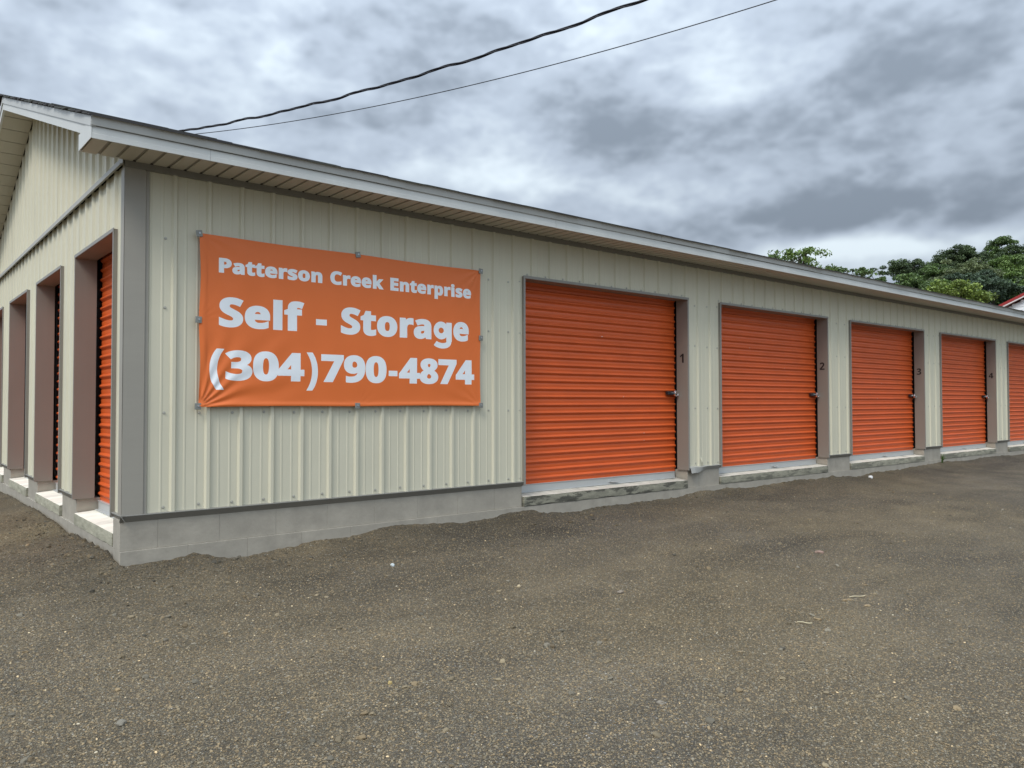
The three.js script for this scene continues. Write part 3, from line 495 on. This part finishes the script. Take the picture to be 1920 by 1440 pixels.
// ---------------------------------------------------------------- cables
{
  const wire = (A, B, sag, t0, t1, off) => {
    const pts = [], n = 260; for (let i = 0; i <= n; i++) { const t = lerp(t0, t1, i / n), q = new THREE.Vector3().lerpVectors(A, B, t); q.y += 4 * sag * t * (t - 1); if (off) off(q, t); pts.push(q); } return new THREE.CatmullRomCurve3(pts);
  };
  const A = new THREE.Vector3(1.943, 4.642, -5.493), B = new THREE.Vector3(4.123, 4.623, 0.832);
  const cab = tag(group('power_cable'), 'thick black twisted power cable crossing the sky above the roof', 'cable');
  for (let k = 0; k < 3; k++) mesh('strand', new THREE.TubeGeometry(wire(A, B, 0.135, -0.28, 1.75, (q, t) => { const a = t * 6.7 / 0.85 * 2 * Math.PI + k * 2.094, w = 0.006 * Math.sin(t * 41) + 0.005 * Math.sin(t * 67 + 1); q.y += 0.0092 * Math.sin(a) + w; q.x += 0.0092 * Math.cos(a); }), 900, 0.0074, 6), plain(0.018, 0.017, 0.022, 0.6), cab);
  const C = new THREE.Vector3(2.105, 4.629, -5.448), D = new THREE.Vector3(4.853, 4.503, 1.732);
  tag(mesh('telephone_wire', new THREE.TubeGeometry(wire(C, D, 0.17, -0.24, 1.6), 200, 0.0052, 6), plain(0.03, 0.03, 0.035, 0.6)), 'thin dark wire below the thick cable above the roof', 'wire');
}

// ---------------------------------------------------------------- hill, woods, trees, house behind
const hillHeight = (x, z) => 17 * smooth(62, 165, x) * smooth(-78, -36, z - (x - 130) * 0.1) + 1.2 * fbm(x * 0.05, z * 0.05, 2, 3) - 0.8;
{
  const g = new THREE.PlaneGeometry(260, 230, 90, 80); g.rotateX(-Math.PI / 2); g.translate(190, 0, 10); const p = g.attributes.position; for (let i = 0; i < p.count; i++) p.setY(i, hillHeight(p.getX(i), p.getZ(i)) * smooth(60, 75, p.getX(i)) - 0.6); g.computeVertexNormals();
  const m = mesh('hill', g, plain(0.028, 0.042, 0.014, 1)); m.userData.kind = 'structure'; m.userData.label = 'wooded green hill rising beyond the storage building';
}
function leafMat(r, g, b) { return new THREE.MeshPhysicalMaterial({ color: col(r, g, b), roughness: 0.85, transmission: 0.30, thickness: 0, vertexColors: true, side: THREE.DoubleSide }); }
const leafMats = { dark: leafMat(0.080, 0.125, 0.045), mid: leafMat(0.108, 0.175, 0.048), light: leafMat(0.150, 0.235, 0.055), lime: leafMat(0.215, 0.290, 0.055), olive: leafMat(0.165, 0.205, 0.090), blue: leafMat(0.070, 0.115, 0.062) };
const barkMat = plain(0.07, 0.06, 0.048, 0.95);
function limb(a, b, r0, r1) { const d = new THREE.Vector3().subVectors(b, a), l = d.length(), g = new THREE.CylinderGeometry(r1, r0, l, 7, 1, true); g.translate(0, l / 2, 0); g.applyQuaternion(new THREE.Quaternion().setFromUnitVectors(new THREE.Vector3(0, 1, 0), d.normalize())); return g.translate(a.x, a.y, a.z); }
// leaf clumps through an uneven crown; o.x,o.y,o.z = crown centre, rx, ry radii
function crown(o) {
  const R = rng(o.seed), pos = [], c = [], clumps = [], nrm = new THREE.Vector3(), q = new THREE.Quaternion(), e = new THREE.Euler(), v = new THREE.Vector3();
  const lobes = []; for (let k = 0; k < o.lobes; k++) { const th = R() * 6.283, u = R() * 1.7 - 0.7, s = Math.sqrt(Math.max(0, 1 - u * u)); lobes.push([Math.cos(th) * s * 0.62, u * 0.62, Math.sin(th) * s * 0.62, 0.30 + R() * 0.26]); }
  for (let k = 0; k < o.clumps; k++) {
    const L = lobes[Math.floor(R() * lobes.length)], th = R() * 6.283, u = R() * 1.8 - 0.8, s = Math.sqrt(Math.max(0, 1 - u * u)), rr = L[3] * (0.72 + 0.35 * R()); clumps.push([(L[0] + Math.cos(th) * s * rr) * o.rx, (L[1] + u * rr * 0.8) * o.ry, (L[2] + Math.sin(th) * s * rr) * o.rx, (0.10 + R() * 0.10) * o.rx, 0.72 + R() * 0.6]);
  }
  for (const [cx, cy, cz, cr, tone] of clumps) for (let k = 0; k < o.per; k++) {
    const th = R() * 6.283, u = R() * 2 - 1, s = Math.sqrt(1 - u * u), rr = cr * Math.cbrt(R()) * (o.loose ?? 1), x = cx + Math.cos(th) * s * rr * 1.15, y = cy + u * rr * 0.62, z = cz + Math.sin(th) * s * rr * 1.15, L = o.leaf * (0.6 + R() * 0.8);
    e.set((R() - 0.5) * 2.2, R() * 6.283, (R() - 0.5) * 2.2); q.setFromEuler(e); const t = tone * (0.75 + R() * 0.5);
    const corner = (a, b, d) => { v.set(a * L, d * L, b * L).applyQuaternion(q); pos.push(x + v.x, y + v.y, z + v.z); c.push(t * (1 + 0.15 * (tone - 1)), t, t * 0.95); };
    corner(-0.5, 0, 0); corner(0, 0.36, 0.10); corner(0.5, 0, 0); corner(-0.5, 0, 0); corner(0.5, 0, 0); corner(0, -0.36, 0.10);
  }
  const g = new THREE.BufferGeometry(); g.setAttribute('position', new THREE.Float32BufferAttribute(pos, 3)); g.setAttribute('color', new THREE.Float32BufferAttribute(c, 3)); g.computeVertexNormals(); g.userData.clumps = clumps; return g;
}
function tree(name, label, grp, t) {
  const T = tag(group(name, scene, [t.x, t.base, t.z]), label, 'tree', grp), g = crown(t), cy = t.y - t.base; g.translate(0, cy, 0); mesh('crown', g, leafMats[t.tone], T);
  const R = rng(t.seed + 1), list = [limb(new THREE.Vector3(0, -0.3, 0), new THREE.Vector3(0, cy - t.ry * 0.5, 0), t.rx * 0.11 + 0.06, t.rx * 0.07 + 0.03), limb(new THREE.Vector3(0, cy - t.ry * 0.5, 0), new THREE.Vector3(t.rx * 0.05, cy + t.ry * 0.5, 0), t.rx * 0.07 + 0.03, 0.03)];
  for (let k = 0; k < 14; k++) { const c = g.userData.clumps[Math.floor(R() * g.userData.clumps.length)], h = cy - t.ry * (0.6 - 0.7 * R()); list.push(limb(new THREE.Vector3(0, h, 0), new THREE.Vector3(c[0], cy + c[1], c[2]), t.rx * 0.03 + 0.015, 0.012)); }
  mesh('trunk', merge(list), barkMat, T); return T;
}
// crown top position, half width, where it stands: [x, z, top, rx, ry, tone, name, label, spread]
const near = (s) => (x, z, top) => [-1.269 + (x + 1.269) * s, 5.467 + (z - 5.467) * s, 0.957 + (top - 0.957) * s];
const hillTrees = [
  [90.5, -34.2, 17.6, 3.1, 2.3, 'dark', 'spreading_tree', 'dark flat-topped tree against the sky at the left end of the wooded hill'],
  [71.3, -28.1, 12.7, 1.6, 1.6, 'mid', 'small_tree', 'small thin green tree at the foot of the left end of the hill'],
  [67.8, -23.7, 12.0, 2.9, 2.2, 'mid', 'bushy_tree', 'broad mid green tree below the dark flat-topped tree'],
  [78.4, -24.2, 14.5, 3.1, 2.2, 'olive', 'round_tree', 'round olive tree with pale tufts in the middle of the hillside'],
  [103.6, -33.9, 20.2, 3.4, 2.4, 'dark', 'dense_tree', 'dark tree on the hill crest above the round olive tree'],
  [106.1, -32.7, 20.9, 1.7, 1.8, 'dark', 'slender_tree', 'slender see-through tree top on the crest beside the tallest tree'],
  [108.9, -30.9, 21.5, 2.9, 2.7, 'mid', 'tall_tree', 'tallest tree on the hill crest, rising into the grey sky'],
  [103.9, -26.8, 20.0, 3.4, 3.2, 'dark', 'dense_tree', 'dark tree at the right edge of the photo on the crest'],
  [86.3, -22.8, 15.6, 3.2, 2.6, 'light', 'bright_tree', 'bright grass-green tree on the right part of the hillside'],
  [65.0, -17.2, 10.6, 2.6, 2.2, 'blue', 'dark_bushy_tree', 'dark blue-green tree just above the red roof of the house'],
  [70.4, -16.5, 11.4, 2.0, 2.0, 'light', 'leafy_tree', 'yellow-green tree at the right edge above the red roofed house'],
  [74.0, -21.5, 12.7, 2.3, 2.2, 'blue', 'shaded_tree', 'dull grey-green tree below the round olive tree'],
  [86.9, -29.9, 15.8, 2.5, 2.2, 'mid', 'middle_tree', 'mid green tree between the flat-topped tree and the round olive tree'],
  [98.0, -28.8, 18.0, 2.8, 2.4, 'dark', 'dark_tree', 'dark tree on the slope behind the bright grass-green tree'],
  [64.3, -24.2, 10.8, 1.5, 1.4, 'dark', 'low_tree', 'low dark tree over the roof edge left of the broad mid green tree'],
  [80.0, -20.0, 12.6, 2.8, 2.4, 'dark', 'dark_tree', 'dark tree below the bright grass-green tree on the slope'],
  [92.0, -30.5, 16.0, 3.0, 2.4, 'dark', 'background_tree', 'dark tree filling the gap behind the round olive tree'],
];
hillTrees.forEach(([x, z, top, rx, ry, tone, name, label], i) => { const [X, Z, Y] = near(1.45)(x, z, top), k = 1.45, h = hillHeight(X, Z); const yc = Y - ry * k * 0.90; tree(name, label, 'trees on the wooded hill', { x: X, z: Z, y: yc, base: Math.min(h, yc - ry * k - 1), rx: rx * k, ry: ry * k, tone, seed: 100 + i * 13, lobes: rx < 2 ? 6 : 10, clumps: Math.round(44 * rx), per: rx < 2 ? 80 : 140, leaf: 0.27 }); });
// trees just behind the storage building: only their tops show over the roof
const roofTrees = [
  [43.7, -20.6, 10.55, 2.0, 1.7, 'light', 'feathery_tree', 'feathery light green tree top showing over the roof edge', 8, 42, 30],
  [41.1, -21.1, 10.0, 1.1, 1.0, 'mid', 'sapling', 'tiny sparse tree top left of the feathery tree over the roof', 4, 14, 34],
  [52.2, -21.8, 10.7, 1.9, 1.6, 'mid', 'clumpy_tree', 'clumpy dark green tree top over the roof between feathery tree and hill', 8, 52, 44],
  [54.6, -20.6, 10.2, 1.3, 1.2, 'mid', 'small_crown_tree', 'small rounded green tree top right beside the clumpy tree', 5, 34, 44],
  [56.8, -16.3, 9.15, 2.2, 1.7, 'lime', 'lime_tree', 'bright yellow-green tree standing low in front of the hill', 9, 90, 60],
];
roofTrees.forEach(([x, z, top, rx, ry, tone, name, label, lobes, clumps, per], i) => { const yc = top - ry * 0.68; tree(name, label, undefined, { x, z, y: yc, base: -0.3, rx, ry, tone, seed: 500 + i * 17, lobes, clumps, per, leaf: 0.20, loose: 1.1 }); });
{ // the rest of the wood on the slope, one mass
  const g = crown({ seed: 900, rx: 4.2, ry: 3.2, lobes: 9, clumps: 60, per: 60, leaf: 0.5 }), R = rng(901), M = new THREE.Matrix4(), list = [];
  for (let n = 0; n < 4000 && list.length < 260; n++) { const x = 92 + R() * 140, z = -62 + R() * 120, h = hillHeight(x, z); if (h < 3) continue; const az = Math.atan2(z - 5.467, x + 1.269) * 57.3, lim = az < -27.2 ? 0 : 1; if (!lim) continue; list.push([x, h + 3.2 + R() * 2.2, z, R() * 6.28, 0.8 + R() * 0.4]); }
  const im = new THREE.InstancedMesh(g, leafMats.dark, list.length), q = new THREE.Quaternion(), up = new THREE.Vector3(0, 1, 0), c = new THREE.Color(); list.forEach(([x, y, z, a, s], i) => { im.setMatrixAt(i, M.compose(new THREE.Vector3(x, y, z), q.setFromAxisAngle(up, a), new THREE.Vector3(s, s, s))); const k = 0.7 + R() * 0.8; im.setColorAt(i, c.setRGB(k, k, k * 0.95)); });
  im.name = 'woods'; im.castShadow = im.receiveShadow = true; scene.add(im); stuff(im); tag(im, 'mass of dark green woods filling the slope between the trees', 'woods');
}
{ // white house with a red metal roof, its gable towards the yard
  const x = 40, zl = -8.12, w = 8, ye = 5.38, sl = 0.45, zr = zl + w, zm = (zl + zr) / 2, yp = ye + sl * w / 2;
  const H = tag(group('house', scene, [x, -0.2, zm]), 'white clapboard house with a red metal roof beyond the far end', 'house');
  const white = plain(0.78, 0.79, 0.80, 0.55), red = plain(0.30, 0.022, 0.020, 0.4, 0, {}), L = (g) => g.translate(-x, 0.2, -zm);
  const wall = []; for (let y = -0.2; y < yp; y += 0.16) { const half = y < ye ? w / 2 - 0.25 : Math.max(0.05, (yp - y - 0.1) / sl - 0.25); wall.push(pulled([[0, y], [0.028, y], [0.006, y + 0.16], [0, y + 0.16]], zm - half, zm + half).applyMatrix4(GABLE).translate(x, 0, 0)); }
  mesh('siding', L(merge(wall)), white, H); mesh('wall', L(box(x + 0.03, x + 9, -0.2, ye, zl + 0.25, zr - 0.25)), white, H);
  const sh = new THREE.Shape([new THREE.Vector2(zl + 0.25, ye), new THREE.Vector2(zr - 0.25, ye), new THREE.Vector2(zm, yp - 0.1)]), gg = new THREE.ExtrudeGeometry(sh, { depth: 0.2, bevelEnabled: false }); gg.rotateY(-Math.PI / 2); gg.translate(x + 0.24, 0, 0); mesh('gable', L(gg), white, H);
  for (const s of [1, -1]) { const a = zm + s * (w / 2 + 0.15), ya = ye - sl * 0.15; mesh('roof_slope', L(pulled(s > 0 ? [[zm, yp], [a, ya], [a, ya + 0.13], [zm, yp + 0.13]] : [[a, ya], [zm, yp], [zm, yp + 0.13], [a, ya + 0.13]], x - 0.3, x + 9.3)), red, H); mesh('rake_trim', L(pulled(s > 0 ? [[zm, yp - 0.06], [a, ya - 0.06], [a, ya - 0.002], [zm, yp - 0.002]] : [[a, ya - 0.06], [zm, yp - 0.06], [zm, yp - 0.002], [a, ya - 0.002]], x - 0.29, x - 0.2)), plain(0.72, 0.62, 0.60, 0.5), H); }
  mesh('gutter', L(box(x - 0.3, x + 9.3, ye - 0.10, ye + 0.0, zl - 0.36, zl - 0.22)), white, H);
}

// ---------------------------------------------------------------- small things on the gravel
{ // a weed at the foot of the pier between doors three and four
  const W = tag(group('weed', scene, [12.5, groundHeight(12.5, 0.05), 0.04]), 'small green weed growing at the pier between doors 3 and 4', 'weed'), R = rng(61), m = plain(0.07, 0.14, 0.025, 0.7, 0, { side: THREE.DoubleSide });
  for (let k = 0; k < 14; k++) { const a = R() * 6.28, h = 0.06 + R() * 0.14, o = 0.03 + R() * 0.10, w = 0.006 + R() * 0.008, dx = Math.cos(a), dz = Math.abs(Math.sin(a)), pos = [], P = (t) => [dx * o * t * t, h * t * (1.25 - 0.25 * t), dz * o * t * t]; for (let i = 0; i < 5; i++) { const p = P(i / 5), q = P((i + 1) / 5), w0 = w * (1 - i / 5), w1 = w * (1 - (i + 1) / 5); pos.push(p[0] - dz * w0, p[1], p[2] + dx * w0, p[0] + dz * w0, p[1], p[2] - dx * w0, q[0] + dz * w1, q[1], q[2] - dx * w1, p[0] - dz * w0, p[1], p[2] + dx * w0, q[0] + dz * w1, q[1], q[2] - dx * w1, q[0] - dz * w1, q[1], q[2] + dx * w1); } const g = new THREE.BufferGeometry(); g.setAttribute('position', new THREE.Float32BufferAttribute(pos, 3)); g.computeVertexNormals(); mesh('blade', g, m, W); }
}
function stone(x, z, r, flat, c, seed, label, name = 'stone') {
  const g = new THREE.IcosahedronGeometry(1, 3), p = g.attributes.position, v = new THREE.Vector3(); for (let i = 0; i < p.count; i++) { v.fromBufferAttribute(p, i); const k = 1 + 0.34 * noise(v.x * 1.1 + seed, v.y * 1.1, v.z * 1.1) + 0.10 * noise(v.x * 3 + seed, v.y * 3, v.z * 3); p.setXYZ(i, v.x * k * r, v.y * k * r * flat, v.z * k * r * 0.72); } g.computeVertexNormals();
  const m = mesh(name, g, plain(...c, 0.85, 0, { bumpMap: grainTex, bumpScale: 0.002 })); m.position.set(x, groundHeight(x, z) + r * flat * 0.35, z); m.rotation.y = seed; return tag(m, label, 'stone', 'larger stones lying on the gravel');
}
const SPOT = [
  [-0.52, 2.28, 0.024, 0.45, [0.20, 0.18, 0.14], 1.1, 'flat pale brown stone near the bottom left corner of the photo'],
  [0.47, 2.55, 0.012, 0.7, [0.40, 0.30, 0.12], 7.7, 'small yellow pebble right of the flat pale brown stone'],
  [1.28, 3.35, 0.017, 0.6, [0.24, 0.21, 0.165], 2.4, 'rounded tan stone near the bottom middle of the gravel'],
  [2.35, 2.15, 0.024, 0.5, [0.23, 0.19, 0.145], 3.3, 'brown stone in the lower right part of the gravel'],
  [4.55, 2.25, 0.034, 0.45, [0.28, 0.19, 0.145], 4.9, 'flat reddish stone toward the right edge of the gravel'],
  [1.50, 0.85, 0.016, 0.8, [0.55, 0.60, 0.60], 5.2, 'small white pebble in front of the wall below the banner'],
];
SPOT.forEach((s) => stone(...s));
stone(9.75, 0.16, 0.042, 0.6, [0.75, 0.74, 0.71], 6.6, 'white stone lying against the foundation below door 3');
{ // straws
  const straw = (x, z, a, l, label) => { const y = groundHeight(x, z) + 0.009, c = new THREE.CatmullRomCurve3([-0.5, -0.15, 0.2, 0.5].map((t, i) => new THREE.Vector3(x + Math.cos(a) * l * t + 0.004 * i, y + 0.003 * (i % 2), z + Math.sin(a) * l * t))); tag(mesh('straw', new THREE.TubeGeometry(c, 12, 0.0028, 5), plain(0.55, 0.47, 0.30, 0.7)), label, 'straw', 'straws lying on the gravel'); };
  straw(3.55, 3.05, 0.55, 0.10, 'pale dry straw lying close to the right edge of the gravel'); straw(2.75, 3.15, 1.25, 0.075, 'short pale straw left of the longer straw on the gravel');
}

renderer.render(scene, camera);
